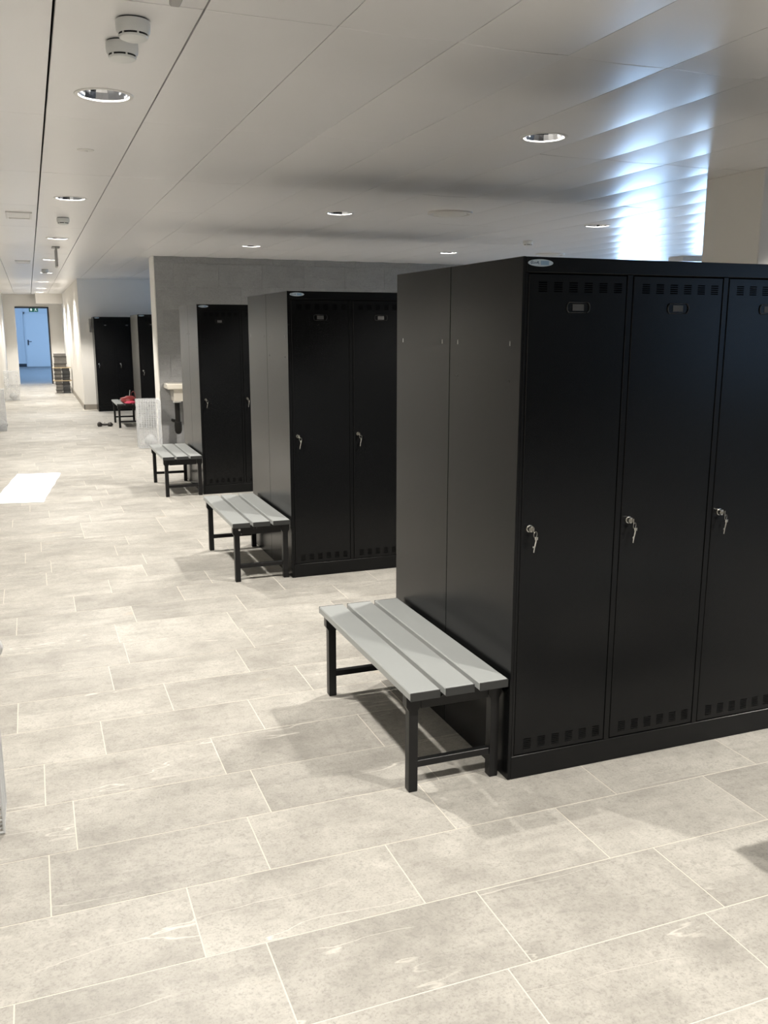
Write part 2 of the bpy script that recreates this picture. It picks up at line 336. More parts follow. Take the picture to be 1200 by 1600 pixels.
MB().tube([(-.40, -.024, 1.05), (-.40, -.07, 1.05), (-.26, -.07, 1.05)], .013).box((-.425, -.032, .90), (-.375, -.022, 1.12)).build('door_handle', M['dark_frame'], d1)

# ------------------------------------------------------------------ ceiling: dark void slab with single metal panels
ceil = struct(MB().box((-2.3, YB-.2, 2.75), (XR+.2, 10.6, 2.85)).box((-2.3, 10.6, 2.75), (6.2, 16.53, 2.85)).box((-2.3, 16.53, 2.75), (-.33, 25.95, 2.85)).build('ceiling', M['void']))
PWX, PLY, X0, Y0 = .434, 1.655, -.9, .43
LIGHTS_C = [(-1.11, 1.61+3.268*k) for k in range(-1, 7)]+[(-1.11, 23.75)]
LIGHTS_R = [(1.042, 1.66+3.29*k) for k in range(-1, 3)]+[(3.6, 1.66+3.29*k) for k in range(-1, 3)]
LIGHTS = LIGHTS_C+LIGHTS_R
HOLE = .106
gaps = {0: .0065, -1: .0095, 1: .0042, -2: .006}           # wider dark joints along the corridor strip
def panel_mesh(wx, ly, sag=-.0012, hole=None):
    mb = MB(); hx, hy = wx/2, ly/2; e = .007; H = .022
    if hole is None:
        nx = 8; xs = [-hx]+[-hx+wx*i/nx for i in range(nx+1)]+[hx]
        ys = [-hy, -hy+e, hy-e, hy]
        vs = []
        for j, y in enumerate(ys):
            for i, x in enumerate(xs):
                z = H if i in (0, len(xs)-1) else sag*(1-(x/hx)**2)+(.0016 if j in (0, 3) else 0)
                vs.append((x, y, z))
        n = len(xs); fs = [(j*n+i, j*n+i+1, (j+1)*n+i+1, (j+1)*n+i) for j in range(3) for i in range(n-1)]
        mb.add(vs, fs)
    else:
        cx, cy = hole; angs = [2*math.pi*k/40 for k in range(40)]
        for sx in (-1, 1):
            for sy in (-1, 1): angs.append(math.atan2(sy*hy-cy, sx*hx-cx) % (2*math.pi))
        angs = sorted(angs); inn, out = [], []
        for t in angs:
            dx, dy = math.cos(t), math.sin(t)
            s = min([((hx if dx > 0 else -hx)-cx)/dx if abs(dx) > 1e-9 else 1e9, ((hy if dy > 0 else -hy)-cy)/dy if abs(dy) > 1e-9 else 1e9])
            inn.append((cx+HOLE*dx, cy+HOLE*dy)); out.append((cx+s*dx, cy+s*dy))
        n = len(angs); rings = [0, .12, .3, .55, .8, 1]; vs = []
        for t in rings:
            for (xa, ya), (xb, yb) in zip(inn, out):
                x = xa+(xb-xa)*t; y = ya+(yb-ya)*t; zc = sag*(1-(cx/hx)**2)
                vs.append((x, y, zc+(sag*(1-(x/hx)**2)-zc)*t**.5))
        vs += [(x, y, H) for x, y in out]
        mb.add(vs, [(q*n+k, q*n+(k+1)%n, (q+1)*n+(k+1)%n, (q+1)*n+k) for q in range(len(rings)) for k in range(n)])
    return mb.mesh('ceiling_panel', M['ceiling'], smooth=True, angle=4)
panels = []; cache = {}; far_panels = MB()
for i in range(-3, 27):
    a = X0+i*PWX; b = a+PWX
    ga = gaps.get(i, .0036)/2; gb = gaps.get(i+1, .0036)/2
    for j in range(-4, 16):
        y0 = Y0+j*PLY; y1 = y0+PLY; yc = (y0+y1)/2
        lim = XR if yc < 10.2 else (6.0 if yc < 16.3 else -.53)
        aa, bb = max(a+ga, -2.1), min(b-gb, lim)
        yy0, yy1 = max(y0+.0001, YB), min(y1-.0001, 25.75)
        if lim == 6.0: yy1 = min(yy1, 16.33) if a > -.53 else yy1
        if lim == -.53 and yc > 16.3: yy0 = max(yy0, 16.33) if b > -.5 else yy0
        if bb-aa < .02 or yy1-yy0 < .05: continue
        xc, yc = (aa+bb)/2, (yy0+yy1)/2
        hl = [(lx-xc, ly-yc) for lx, ly in LIGHTS if aa < lx < bb and yy0 < ly < yy1]
        vis = any(seen((x, y, CH), 30) for x in (aa, xc, bb) for y in (yy0, yc, yy1))
        panels.append((0 if (vis or hl) else 1, (Vector((xc, yc, CH))-CAM).length, xc, yc, bb-aa, yy1-yy0, hl[0] if hl else None))
panels.sort(key=lambda t: (t[0], t[1]))
for q, (v, d, xc, yc, wx, ly, hole) in enumerate(panels):
    key = (round(wx, 4), round(ly, 3), tuple(round(h, 3) for h in hole) if hole else None)
    key += (xc > -.4,)
    if key not in cache: cache[key] = panel_mesh(wx, ly, -.0050 if xc > -.4 else -.0012, hole=hole)
    if q < 298 and v == 0:
        o = link('ceiling_panel', cache[key], ceil, (xc, yc, CH))
        o.rotation_euler = (random.gauss(0, .0004), random.gauss(.0, .0012) if xc > -.4 and hole is None else 0, 0)
    else:
        me = cache[key]
        far_panels.add([(p.co.x+xc, p.co.y+yc, p.co.z+CH) for p in me.vertices], [tuple(p.vertices) for p in me.polygons])
if far_panels.v: tag(far_panels.build('ceiling_panel_field', M['ceiling'], ceil, smooth=True, angle=4), kind='stuff')

# ------------------------------------------------------------------ recessed downlights
def make_downlight():
    r = empty('downlight')
    MB().lathe([(.102, .002), (.104, -.004), (.119, -.004), (.121, 0.0), (.119, .001)], 40).build('trim_ring', M['trim_white'], r, smooth=True)
    MB().lathe([(.1035, .0), (.094, .03), (.078, .065), (.055, .095), (.0, .10)], 24).build('reflector', M['reflector'], r)
    for s in (-1, 1):
        MB().tube([(s*.045, .028, .055), (s*.012, .028, .06), (s*.005, .018, .06), (s*.005, -.018, .06), (s*.012, -.028, .06), (s*.045, -.028, .055)], .0085, 8).build('lamp_tube', M['lamp'], r, smooth=True)
    MB().lathe([(.1055, -.001), (.1055, .03), (.1, .11), (.0, .112)], 24).build('housing', M['void'], r)
    l = bpy.data.lights.new('downlight_beam', 'SPOT'); l.energy = SPOT_W; l.color = SPOT_COL; l.spot_size = math.radians(118); l.spot_blend = .35; l.shadow_soft_size = .055
    lo_ = bpy.data.objects.new('downlight_beam', l); COL.objects.link(lo_); lo_.parent = r; lo_.location = (0, 0, -.006)
    return r
dl = make_downlight()
LIGHTS.sort(key=lambda p: (p not in LIGHTS_C, p[1] < 0, p[1]))
for i, (x, y) in enumerate(LIGHTS):
    o = dl if i == 0 else copy_tree(dl)
    o.location = (x, y, CH-(.0045 if x > 0 else .001))
    near = lambda a, b: abs(x-a) < .15 and abs(y-b) < .3
    own = [t for a, b, t in ((-1.11, 1.61, 'round recessed downlight right beside the touching pair of smoke detectors'),
        (-1.11, 4.88, 'round recessed downlight next to the single corridor smoke detector and the larger hatch'),
        (-1.11, 8.15, 'round recessed downlight just before the thin hanging sign of the corridor'),
        (1.042, 1.66, 'round recessed downlight with mirrored reflector nearest to the pillar, above the front lockers'),
        (1.042, 4.95, 'round recessed downlight beside the wide air valve above the middle lockers'),
        (1.042, 8.24, 'round recessed downlight close to the top of the grey tiled partition'),
        (3.6, 4.95, 'round recessed downlight beside the bright window reflection on the ceiling'),
        (3.6, 8.24, 'round recessed downlight just above the top edge of the pillar-side lockers')) if near(a, b)]
    if own: tag(o, own[0], 'downlight', 'recessed downlights')
    elif (x, y) in LIGHTS_C: tag(o, 'round recessed downlight in the corridor strip beyond the hanging sign', 'downlight', 'recessed downlights')
    else: tag(o, 'round recessed downlight with mirrored reflector elsewhere over the locker room', 'downlight', 'recessed downlights')

    # lamps of the same rows just outside the picture (the floor they light and the shadow they cast are in it)
    for a, b, nm, lab in ((-1.11, -1.658, 'corridor_downlight', 'round recessed downlight of the corridor row, before the nearer hanging sign'),
                          (1.042, -1.63, 'front_aisle_downlight', 'round recessed downlight over the front aisle with the shadow-casting bench'),
                          (3.6, -1.63, 'side_aisle_downlight', 'round recessed downlight over the front aisle, on the pillar side'),
                          (3.6, 1.66, 'pillar_downlight', 'round recessed downlight on the far side of the square pillar')):
        if abs(x-a) < .05 and abs(y-b) < .05:
            o.name = nm+'_offscreen'; tag(o, lab)
            for ch in o.children:
                if ch.type == 'LIGHT': ch.data = ch.data.copy(); ch.name = nm+'_beam_offscreen'; ch.data.name = ch.name
                elif ch.name.startswith('lamp_tube'): ch.name = 'lamp_tube_offscreen'

# ------------------------------------------------------------------ smoke detectors, discs, hatches, hanging signs
def detector(x, y, label, flat=False, s=1.0):
    o = tag(empty('smoke_detector', (x, y, CH)), label, 'smoke detector')
    MB().lathe([(0, 0), (.049, 0), (.049, -.006), (0, -.006)], 32).build('mounting_ring', M['dark_slot'], o)
    MB().lathe([(0, -.006), (.054, -.006), (.0545, -.024), (.053, -.036), (.049, -.044), (0, -.044)], 36).build('body', M['white_plastic'], o, smooth=True)
    MB().lathe([(0, -.044), (.0455, -.044), (.0445, -.050), (0, -.050)], 36).build('slot_ring', M['dark_slot'], o)
    for k in range(6):
        t = k*math.pi/3+.2; MB().box((-.003, .038, -.0505), (.003, .0475, -.0435)).build('rib', M['white_plastic'], o).rotation_euler = (0, 0, t)
    MB().lathe([(0, -.050), (.0465, -.050), (.044, -.056), (.030, -.062), (0, -.064)], 36).build('cap', M['white_plastic'], o, smooth=True)
    o.scale = (s, s, s); return o
detector(-1.097, .60, 'white smoke detector, the one with clearly dark slots of the touching pair')
detector(-1.108, .845, 'white smoke detector of the touching pair that sits next to the downlight')
detector(-1.12, 6.18, 'single white smoke detector between two corridor downlights, beside the ceiling hatch')
detector(-1.15, 13.77, 'tiny far white smoke detector in the corridor ceiling, beyond the hanging sign')
detector(3.75, 6.50, 'white smoke detector on the ceiling above the pillar-side lockers')
o = tag(empty('ceiling_rose', (-1.113, 2.88, CH)), 'small flat white round rose on the corridor ceiling', 'ceiling rose')
MB().lathe([(0, 0), (.046, 0), (.044, -.004), (.03, -.006), (0, -.007)], 28).build('disc', M['trim_white'], o, smooth=True)
MB().lathe([(0, -.006), (.012, -.006), (.011, -.010), (0, -.010)], 16).build('screw', M['trim_white'], o)
for x, y, lab in ((1.895, 4.585, 'wide round white air valve on the ceiling next to a downlight'), (4.92, 7.96, 'wide round white air valve just above the top of the pillar-side lockers')):
    o = tag(empty('air_valve', (x, y, CH)), lab, 'air valve')
    MB().lathe([(.150, 0), (.190, 0), (.188, -.016), (.170, -.022), (.150, -.004)], 44).build('rim', M['trim_white'], o, smooth=True)
    MB().lathe([(0, -.034), (.06, -.033), (.115, -.026), (.14, -.018), (.12, -.002), (0, .0)], 44).build('cone', M['trim_white'], o, smooth=True)
for y, lab in ((6.1, 'flat rectangular hatch in the corridor ceiling, the larger looking one near the smoke detector'), (12.0, 'flat rectangular hatch in the corridor ceiling far beyond the first, beside the hanging sign')):
    o = tag(empty('ceiling_hatch', (-1.48, y, CH)), lab, 'ceiling hatch')
    MB().box((-.105, -.23, -.012), (-.085, .23, .0), .002).box((.085, -.23, -.012), (.105, .23, 0), .002).box((-.085, -.23, -.012), (.085, -.21, 0), .002).box((-.085, .21, -.012), (.085, .23, 0), .002).build('frame', M['trim_white'], o)
    MB().box((-.084, -.209, -.006), (.084, .209, 0), .001).build('cover', M['trim_white'], o)
def hanging_sign(x, y, label):
    o = tag(empty('hanging_sign', (x, y, CH)), label, 'hanging sign')
    MB().box((-.045, -.10, -.012), (.045, .10, 0), .003).build('ceiling_plate', M['grey_plastic'], o)
    MB().box((-.0125, -.15, -.235), (.0125, .15, -.030), .004).build('panel', M['grey_plastic'], o)
    for yy in (-.07, .07): MB().tube([(0, yy, -.010), (0, yy, -.034)], .005).build('rod', M['grey_plastic'], o)
hanging_sign(-1.10, 9.3, 'grey thin sign hanging edge-on from the corridor ceiling between far downlights')
hanging_sign(-1.108, -.45, 'grey thin sign hanging edge-on before the pair of touching smoke detectors')

# ------------------------------------------------------------------ locker banks
ND, PITCHX, LD, LH = 8, .4, .5335, 1.8
LW = ND*PITCHX
GX = [.035+.0574*k for k in range(6)]
def door_mesh():
    W_, Z0, Z1 = .372, .0, 1.657
    xs = [0, .002]; 
    for g in GX: xs += [g, g+.031]
    xs += [W_-.002, W_]
    slots = [(1.601+.0068*k, 1.601+.0068*k+.0036) for k in range(5)]+[(.018+.0072*k, .018+.0072*k+.0036) for k in range(6)]
    zs = sorted([0, .002, Z1-.002, Z1]+[v for s in slots for v in s])
    low = {round(s[0], 5) for s in slots}; gl = {round(g, 5) for g in GX}
    nx, nz = len(xs), len(zs); vs = []; fs = []
    for j, z in enumerate(zs):
        for i, x in enumerate(xs): vs.append((x, .0016 if i in (0, nx-1) or j in (0, nz-1) else 0, z))
    for j in range(nz-1):
        for i in range(nx-1):
            if round(zs[j], 5) in low and round(xs[i], 5) in gl: continue
            fs.append((j*nx+i, j*nx+i+1, (j+1)*nx+i+1, (j+1)*nx+i))
    mb = MB().add(vs, fs)
    k = len(mb.v)                                # turned-back edges of the door sheet
    ring = [(0, 0), (W_, 0), (W_, Z1), (0, Z1)]
    mb.add([(x, .0016, z) for x, z in ring]+[(x, .018, z) for x, z in ring], [(a, (a+1)%4, (a+1)%4+4, a+4) for a in range(4)])
    # louvre lips behind every slot
    for s in slots:
        for g in GX:
            mb.add([(g, .0, s[1]), (g+.031, .0, s[1]), (g+.031, .005, s[0]), (g, .005, s[0])], [(0, 1, 2, 3)])
    return mb.mesh('door', M['locker'])
def make_bank():
    r = empty('locker_bank')
    T = .0012
    for x in (0, LW-.012): MB().box((x, .0, .0), (x+.012, LD-.0016, LH), .0016).build('side_panel', M['locker'], r)
    MB().box((.0122, .0, LH-.049), (LW-.0122, LD-.003, LH-.0005), .0016).build('top_panel', M['locker'], r)
    MB().box((.0122, .0, .0), (LW-.0122, .03, .087), .0016).build('plinth', M['locker'], r)
    MB().box((.0122, LD-.008, .0), (LW-.0122, LD-.0006, LH-.05)).build('back_panel', M['locker'], r)
    MB().box((.0122, .031, .06), (LW-.0122, LD-.009, .085)).build('bottom_panel', M['locker_in'], r)
    fr = MB()
    for k in range(ND+1):
        c = k*PITCHX+.0095
        a, b = c-.0105, c+.0105
        if k == 0: a, b = .0122, .0215
        if k == ND: a, b = LW-.0125+.0, LW-.0122
        if b-a > .001: fr.box((a, .0, .0873), (b, .022, LH-.0495), .001)
        if 0 < k < ND: fr.box((c-.001, .022, .0873), (c+.001, LD-.01, LH-.0495))
    fr.build('frame', M['locker'], r)
    dm = door_mesh()
    lock_me = MB().tube([(0, .002, 0), (0, -.0025, 0), (0, -.0027, 0), (0, -.0165, 0)], [.0125, .0125, .0105, .0102], 18).mesh('lock', M['chrome'], True, 40)
    key_me = MB().box((-.0012, -.021, -.004), (.0012, -.016, .004)).box((-.001, -.032, -.009), (.001, -.021, .009), .0008).mesh('key', M['chrome'])
    ring_me = MB().torus((0, 0, 0), .0105, .0009, 'y', 20, 6).mesh('key_ring', M['chrome'], True)
    key2_me = MB().tube([(.006, 0, 0), (.0055, 0, -.016), (.002, 0, -.032), (.0, 0, -.052)], [.0034, .0028, .0022, .0018], 6).box((-.006, -.001, -.036), (.001, .001, -.030)).tube([(.006, 0, .002), (.006, 0, -.008)], .0062, 10).mesh('hanging_key', M['chrome'])
    holder = MB()
    for sx in (-1, 1):
        pts = [(sx*(.034+.009*math.cos(t)), -.0022, .016*math.sin(t)) for t in [(-90+22.5*k)*math.pi/180 for k in range(9)]]
        holder.tube(pts, .0021, 6)
    holder.tube([(-.034, -.0006, .0165), (.034, -.0006, .0165)], .0014, 6).tube([(-.034, -.0006, -.0165), (.034, -.0006, -.0165)], .0014, 6)
    hold_me = holder.mesh('card_holder', M['holder'], True)
    card_me = MB().box((-.021, -.0012, -.0105), (.021, .0002, .0105)).mesh('name_card', M['card'])
    for k in range(ND):
        x = k*PITCHX
        link('door', dm, r, (x+.0245, .0012, .0905))
        lk = link('lock', lock_me, r, (x+.054, .0, .914))
        link('key', key_me, lk)
        link('key_ring', ring_me, lk, (.008 if k % 2 == 0 else .007, -.028, -.0165)).rotation_euler = (0, 0, .5)
        link('hanging_key', key2_me, lk, (.007, -.028, -.026)).rotation_euler = (0, .08, .3)
        h = link('card_holder', hold_me, r, (x+.2105, .001, 1.643)); tag(link('name_card', card_me, h), 'dull grey name card')
    # oval maker's badge on the cornice
    n = 40; ell = lambda a, b, y: [(a*math.cos(2*math.pi*k/n), y, b*math.sin(2*math.pi*k/n)) for k in range(n)]
    def oval(a, b, y0, y1): 
        return MB().add(ell(a, b, y0)+ell(a, b, y1), [tuple(range(n))]+[(k, (k+1)%n, (k+1)%n+n, k+n) for k in range(n)])
    bd = oval(.0458, .0112, -.0022, .0005).build('badge', M['badge'], r, (.0625, 0, 1.7805))
    tag(bd, 'silver blue oval badge')
    MB().box((.0, -.0027, -.0062), (.030, -.0021, .0068), .0002).build('badge_field', M['badge_blue'], bd)
    ink = MB()                                   # illegible cursive maker's mark
    ink.tube([(-.028, -.0026, .004), (-.033, -.0026, .0055), (-.0365, -.0026, .001), (-.034, -.0026, -.0035), (-.030, -.0026, -.001), (-.031, -.0026, .0012)], .0011, 5)
    ink.tube([(-.030, -.0026, -.0005), (-.024, -.0026, -.0022), (-.021, -.0026, .0005), (-.018, -.0026, -.0020), (-.015, -.0026, .0005), (-.013, -.0026, -.0016)], .0010, 5)
    ink.tube([(-.013, -.0026, -.0016), (-.011, -.0026, .0045), (-.0095, -.0026, .0045), (-.009, -.0026, -.0022), (-.006, -.0026, -.004)], .0010, 5)
    ink.build('badge_lettering', M['badge_ink'], bd)
    for y in (.071, .4655):
        MB().box((-.0008, -.0028, -.008), (.0004, .0028, .008), .0003).build('slot', M['slot'], r, (0, y, 1.527))
        MB().box((-.0008, -.0030, -.0042), (.0004, .0030, .0042), .0003).build('rivet', M['bolt'], r, (0, y, 1.403))
        MB().box((-.0004, -.0028, -.008), (.0008, .0028, .008), .0003).build('slot', M['slot'], r, (LW, y, 1.527))
    return r
bank = make_bank()
def place(o, x, y, rz, label, group=None):
    o.location = (x, y, 0); o.rotation_euler = (0, 0, rz); return tag(o, label, 'lockers', group)
D2 = 1.067
Y2, Y3, Y4, X4 = 2.852, 6.054, 12.5, .155
place(bank, 0, 0, 0, 'black steel locker bank with louvred doors standing in front of the square pillar')
place(copy_tree(bank), LW, D2, math.pi, 'black locker bank back to back behind the pillar-side bank, only its end panel showing')
place(copy_tree(bank), 0, Y2, 0, 'black steel locker bank in the middle, between the pillar-side bank and the washbasin-side bank')
place(copy_tree(bank), LW, Y2+D2, math.pi, 'black locker bank back to back behind the middle bank, only its end panel showing')
place(copy_tree(bank), 0, Y3, 0, 'black steel locker bank nearest the washbasin on the grey tiled wall')
place(copy_tree(bank), LW, Y3+D2, math.pi, 'black locker bank back to back behind the washbasin-side bank, only its end panel showing')
place(copy_tree(bank), X4, Y4, 0, 'black locker bank half hidden by the tiled partition, beside the red bag')
place(copy_tree(bank), X4+LW, Y4+D2, math.pi, 'black locker bank behind the half hidden one beyond the partition, showing its end panel')
place(copy_tree(bank), -.305, 15.775, 0, 'black steel locker bank set against the white wall of the far alcove')
o = tag(empty('wall_box', (-.338, 16.329, 1.64)), 'small grey box on the white alcove wall at the edge of the lockers', 'wall box')
MB().box((-.022, -.03, -.13), (.022, 0, .13), .004).build('casing', M['grey_plastic'], o)
MB().box((-.018, -.034, -.06), (.018, -.029, .06), .002).build('cover', M['slot'], o)

# ------------------------------------------------------------------ benches
BH = .392
def make_bench():
    r = empty('bench')
    SL, sw, g = 1.02, .1095, .019
    for k in range(3):
        x0 = -.3835+k*(sw+g)
        s = MB().box((x0, .0, BH-.030), (x0+sw, SL, BH), .0035).build('slat', M['slat'], r)
        for y0, y1 in ((-.0035, .0005), (SL-.0005, SL+.0035)):
            MB().box((x0+.0006, y0, BH-.0298), (x0+sw-.0006, y1, BH-.0006), .001).build('end_cap', M['slat_cap'], s)
    for yl in (.058, .955):
        for xl, sgn in ((-.362, -1), (-.050, 1)):
            a, b = xl, xl+.033
            zt = BH-.031
            poly = [(a, 0.004), (a+.002, .0), (b-.002, .0), (b, .004), (b, zt-.062), (b+.010, zt-.045), (b+.010, zt), (a-.010, zt), (a-.010, zt-.045), (a, zt-.062)]
            MB().prism(poly, yl, yl+.033).build('leg', M['frame'], r)
        ap = MB().box((-.318, yl+.002, BH-.088), (-.061, yl+.030, BH-.0315), .0015).build('apron', M['frame'], r)
        MB().box((-.3285, yl+.004, .087), (-.0505, yl+.029, .112), .0015).build('stretcher', M['frame'], r)
        fy = yl if yl < .5 else yl+.033
        for xb in (-.352, -.238, -.218, -.060):
            MB().tube([(xb, yl-.0025 if yl < .5 else yl+.0355, BH-.052), (xb, yl+.006 if yl < .5 else yl+.027, BH-.052)], .0045, 10).build('bolt', M['bolt'], ap)
    for xl in (-.345, -.034): MB().box((xl-.008, .0915, BH-.060), (xl+.008, .9545, BH-.0315), .0015).build('side_rail', M['frame'], r)
    return r
bench = make_bench()
def place_b(o, x, y, rz, label): o.location = (x, y, 0); o.rotation_euler = (0, 0, rz); return tag(o, label, 'bench')
place_b(bench, 0, -.012, 0, 'three-slat grey bench with black frame, beside the pillar-side lockers')
b2 = place_b(copy_tree(bench), 0, Y2-.03, 0, 'three-slat grey bench with one shiny bolt, beside the middle lockers')
MB().tube([(-.33, .0545, BH-.054), (-.33, .060, BH-.054)], .007, 12).build('shiny_bolt', M['bolt_steel'], b2)
place_b(copy_tree(bench), 0, 6.0-.025, 0, 'three-slat grey bench beside the lockers nearest the washbasin')
place_b(copy_tree(bench), X4-.004, 12.5, 0, 'far three-slat grey bench carrying the red bag')
place_b(copy_tree(bench), .535, -1.17, -math.pi/2, 'three-slat grey bench in the front aisle, seen only by its shadow')

# ------------------------------------------------------------------ washbasin on the tiled wall
o = tag(empty('washbasin', (.46, PY, 0)), 'cream ceramic washbasin with black siphon on the grey tiled wall', 'washbasin')
MB().box((-.255, -.40, .775), (.255, .0, .852), .012).build('rim', M['ceramic'], o, smooth=True)
MB().add([(-.17, -.36, .776), (.21, -.36, .776), (.21, 0, .776), (-.17, 0, .776), (-.16, -.30, .61), (.20, -.30, .61), (.20, 0, .61), (-.16, 0, .61)],
         [(0, 1, 2, 3), (4, 7, 6, 5), (0, 4, 5, 1), (1, 5, 6, 2), (2, 6, 7, 3), (3, 7, 4, 0)]).build('bowl', M['ceramic'], o)
MB().tube([(-.10, -.16, .612), (-.10, -.16, .585)], .055, 20).build('drain_collar', M['white_plastic'], o, smooth=True)
sp = MB().tube([(-.10, -.16, .59), (-.098, -.16, .19)], .035, 16).build('siphon_pipe', M['pipe'], o, smooth=True)
MB().tube([(-.098, -.16, .32), (-.098, -.16, .27), (-.098, -.16, .20), (-.098, -.16, .165), (-.098, -.16, .15)], [.045, .052, .050, .038, .015], 18).build('siphon_cup', M['pipe'], sp, smooth=True)
MB().tube([(-.098, -.16, .33), (-.15, -.10, .33), (-.15, 0, .33)], .02, 12).build('siphon_outlet', M['pipe'], sp, smooth=True)
MB().tube([(.05, -.06, .852), (.05, -.06, .95), (.05, -.16, .97), (.05, -.17, .94)], .014, 12).build('tap', M['chrome'], o, smooth=True)

# ------------------------------------------------------------------ white sheet on the floor
a = math.radians(6.8)
mb = MB(); nx, ny = 8, 24; wS, lS = .46, 1.80; vs = []
for z_ in (0, 1):
    for j in range(ny+1):
        for i in range(nx+1):
            u, v = i/nx, j/ny
            x = (u-1)*wS+.004*math.sin(v*23+u)*(1 if i in (0, nx) else 0); y = v*lS+.006*math.sin(u*17)*(1 if j in (0, ny) else 0)
            if i == nx and j == ny: y -= .05
            vs.append((x, y, .0006+z_*.003+max(0, .004*math.sin(u*5+v*9))*z_))
n = (nx+1)*(ny+1); fs = []
for j in range(ny):
    for i in range(nx):
        q = j*(nx+1)+i; fs += [(q, q+nx+1, q+nx+2, q+1), (n+q, n+q+1, n+q+nx+2, n+q+nx+1)]
bd = [i for i in range(nx+1)]+[j*(nx+1)+nx for j in range(1, ny+1)]+[ny*(nx+1)+i for i in range(nx-1, -1, -1)]+[j*(nx+1) for j in range(ny-1, 0, -1)]
fs += [(bd[k], bd[(k+1) % len(bd)], n+bd[(k+1) % len(bd)], n+bd[k]) for k in range(len(bd))]
o = mb.add(vs, fs).build('floor_sheet', M['sheet'], None, (-1.457, 6.185, .0), smooth=True); o.rotation_euler = (0, 0, -a)
tag(o, 'blank bright white rectangular sheet lying flat on the corridor floor', 'sheet')

# ------------------------------------------------------------------ wire baskets in plastic film
def basket(x, y, label, w_=.29, d_=.22, h_=.63, wrapped=True, bag=True, rz=0.0):
    o = tag(empty('wire_basket', (x, y, 0), rz), label, 'wire basket')
    hw, hd = w_/2, d_/2; r = .0022
    fr_ = MB()
    for z in (.006, h_): fr_.tube([(-hw, -hd, z), (hw, -hd, z), (hw, hd, z), (-hw, hd, z), (-hw, -hd, z)], .0042, 6)
    for sx in (-1, 1):
        for sy in (-1, 1): fr_.tube([(sx*hw, sy*hd, .004), (sx*hw, sy*hd, h_)], .004, 6)
    fr_.build('frame', M['wire'], o)
    g = MB()
    nxw = 9
    for i in range(1, nxw):
        xx = -hw+w_*i/nxw
        for sy in (-1, 1): g.tube([(xx, sy*hd, .006), (xx, sy*hd, h_)], r, 4, False)
        g.tube([(xx, -hd, .006), (xx, hd, .006)], r, 4, False)
    for i in range(1, 7):
        yy = -hd+d_*i/7
        for sx in (-1, 1): g.tube([(sx*hw, yy, .006), (sx*hw, yy, h_)], r, 4, False)
        g.tube([(-hw, yy, .006), (hw, yy, .006)], r, 4, False)
    for k in range(1, 13):
        z = h_*k/13
        g.tube([(-hw, -hd, z), (hw, -hd, z), (hw, hd, z), (-hw, hd, z), (-hw, -hd, z)], r, 4, False)
    tag(g.build('wire_mesh', M['wire'], o), kind='stuff')
    if wrapped:
        f = MB(); nz_, na = 16, 40; vs = []
        for j in range(nz_+1):
            z = .004+(h_+.018)*j/nz_
            for k in range(na):
                t = 2*math.pi*k/na; c, s_ = math.cos(t), math.sin(t); e = .22
                px = math.copysign(abs(c)**e, c)*(hw+.012); py = math.copysign(abs(s_)**e, s_)*(hd+.012)
                q = 1+.05*noise.noise((c*2.2+x, s_*2.2+y, z*7))+.03*noise.noise((c*6+x, s_*6, z*18))
                vs.append((px*q, py*q, z))
        vs.append((0, 0, h_+.008)); top = len(vs)-1
        fs = [(j*na+k, j*na+(k+1) % na, (j+1)*na+(k+1) % na, (j+1)*na+k) for j in range(nz_) for k in range(na)]
        fs += [(nz_*na+k, nz_*na+(k+1) % na, top) for k in range(na)]
        f.add(vs, fs).build('plastic_film', M['film'], o)
    if bag:
        f = MB(); vs = []; na, nz_ = 14, 7
        for j in range(nz_):
            z = .012+.16*j/(nz_-1); rr = math.sin(math.pi*(.12+.8*j/(nz_-1)))
            for k in range(na):
                t = 2*math.pi*k/na; q = rr*(1+.25*noise.noise((math.cos(t)*2+x, math.sin(t)*2, z*12)))
                vs.append((q*.09*math.cos(t)+.02, q*.07*math.sin(t), z))
        f.add(vs, [(j*na+k, j*na+(k+1) % na, (j+1)*na+(k+1) % na, (j+1)*na+k) for j in range(nz_-1) for k in range(na)]+[tuple(range(na))[::-1], tuple((nz_-1)*na+k for k in range(na))])
        f.build('folded_bag', M['wire'], o, smooth=True)
    return o
basket(-.045, 9.90, 'white wire basket wrapped in clear plastic, standing by the end of the tiled partition')
basket(-1.905, 19.45, 'white wire basket in plastic film standing by the far left wall near the doorway')
basket(-2.0+.01, 12.82, 'plastic-wrapped wire basket along the left wall, beyond the white sheet on the floor', w_=.17)
basket(-1.80, 1.86, 'plastic-wrapped wire basket along the left wall, next to the bare wire basket', w_=.14, d_=.22)
basket(-1.80, .365, 'bare wire basket corner with metal wires on the floor by the left wall', w_=.28, d_=.19, wrapped=False, bag=False)

# ------------------------------------------------------------------ red bag and small tool
o = tag(empty('red_bag', (X4-.195, 12.66, BH)), 'crumpled red bag with thin upright handle on the far bench', 'bag')
def blob(a, b, c, seed, amp=.18, nu=18, nv=10):
    vs = []; 
    for j in range(nv+1):
        ph = math.pi*j/nv
        for k in range(nu):
            t = 2*math.pi*k/nu; p = (math.sin(ph)*math.cos(t), math.sin(ph)*math.sin(t), -math.cos(ph))
            q = 1+amp*noise.noise((p[0]*1.8+seed, p[1]*1.8, p[2]*1.8))
            vs.append((a*p[0]*q, b*p[1]*q, max(c*p[2]*q, -c*.82)+c*.82))
    return MB().add(vs, [(j*nu+k, j*nu+(k+1) % nu, (j+1)*nu+(k+1) % nu, (j+1)*nu+k) for j in range(nv) for k in range(nu)])
blob(.135, .16, .062, 3.1, .3).build('body', M['red'], o, smooth=True)
bl = blob(.10, .09, .025, 8.2, .3).build('lining', M['pink'], o, (.03, -.14, .0), smooth=True)
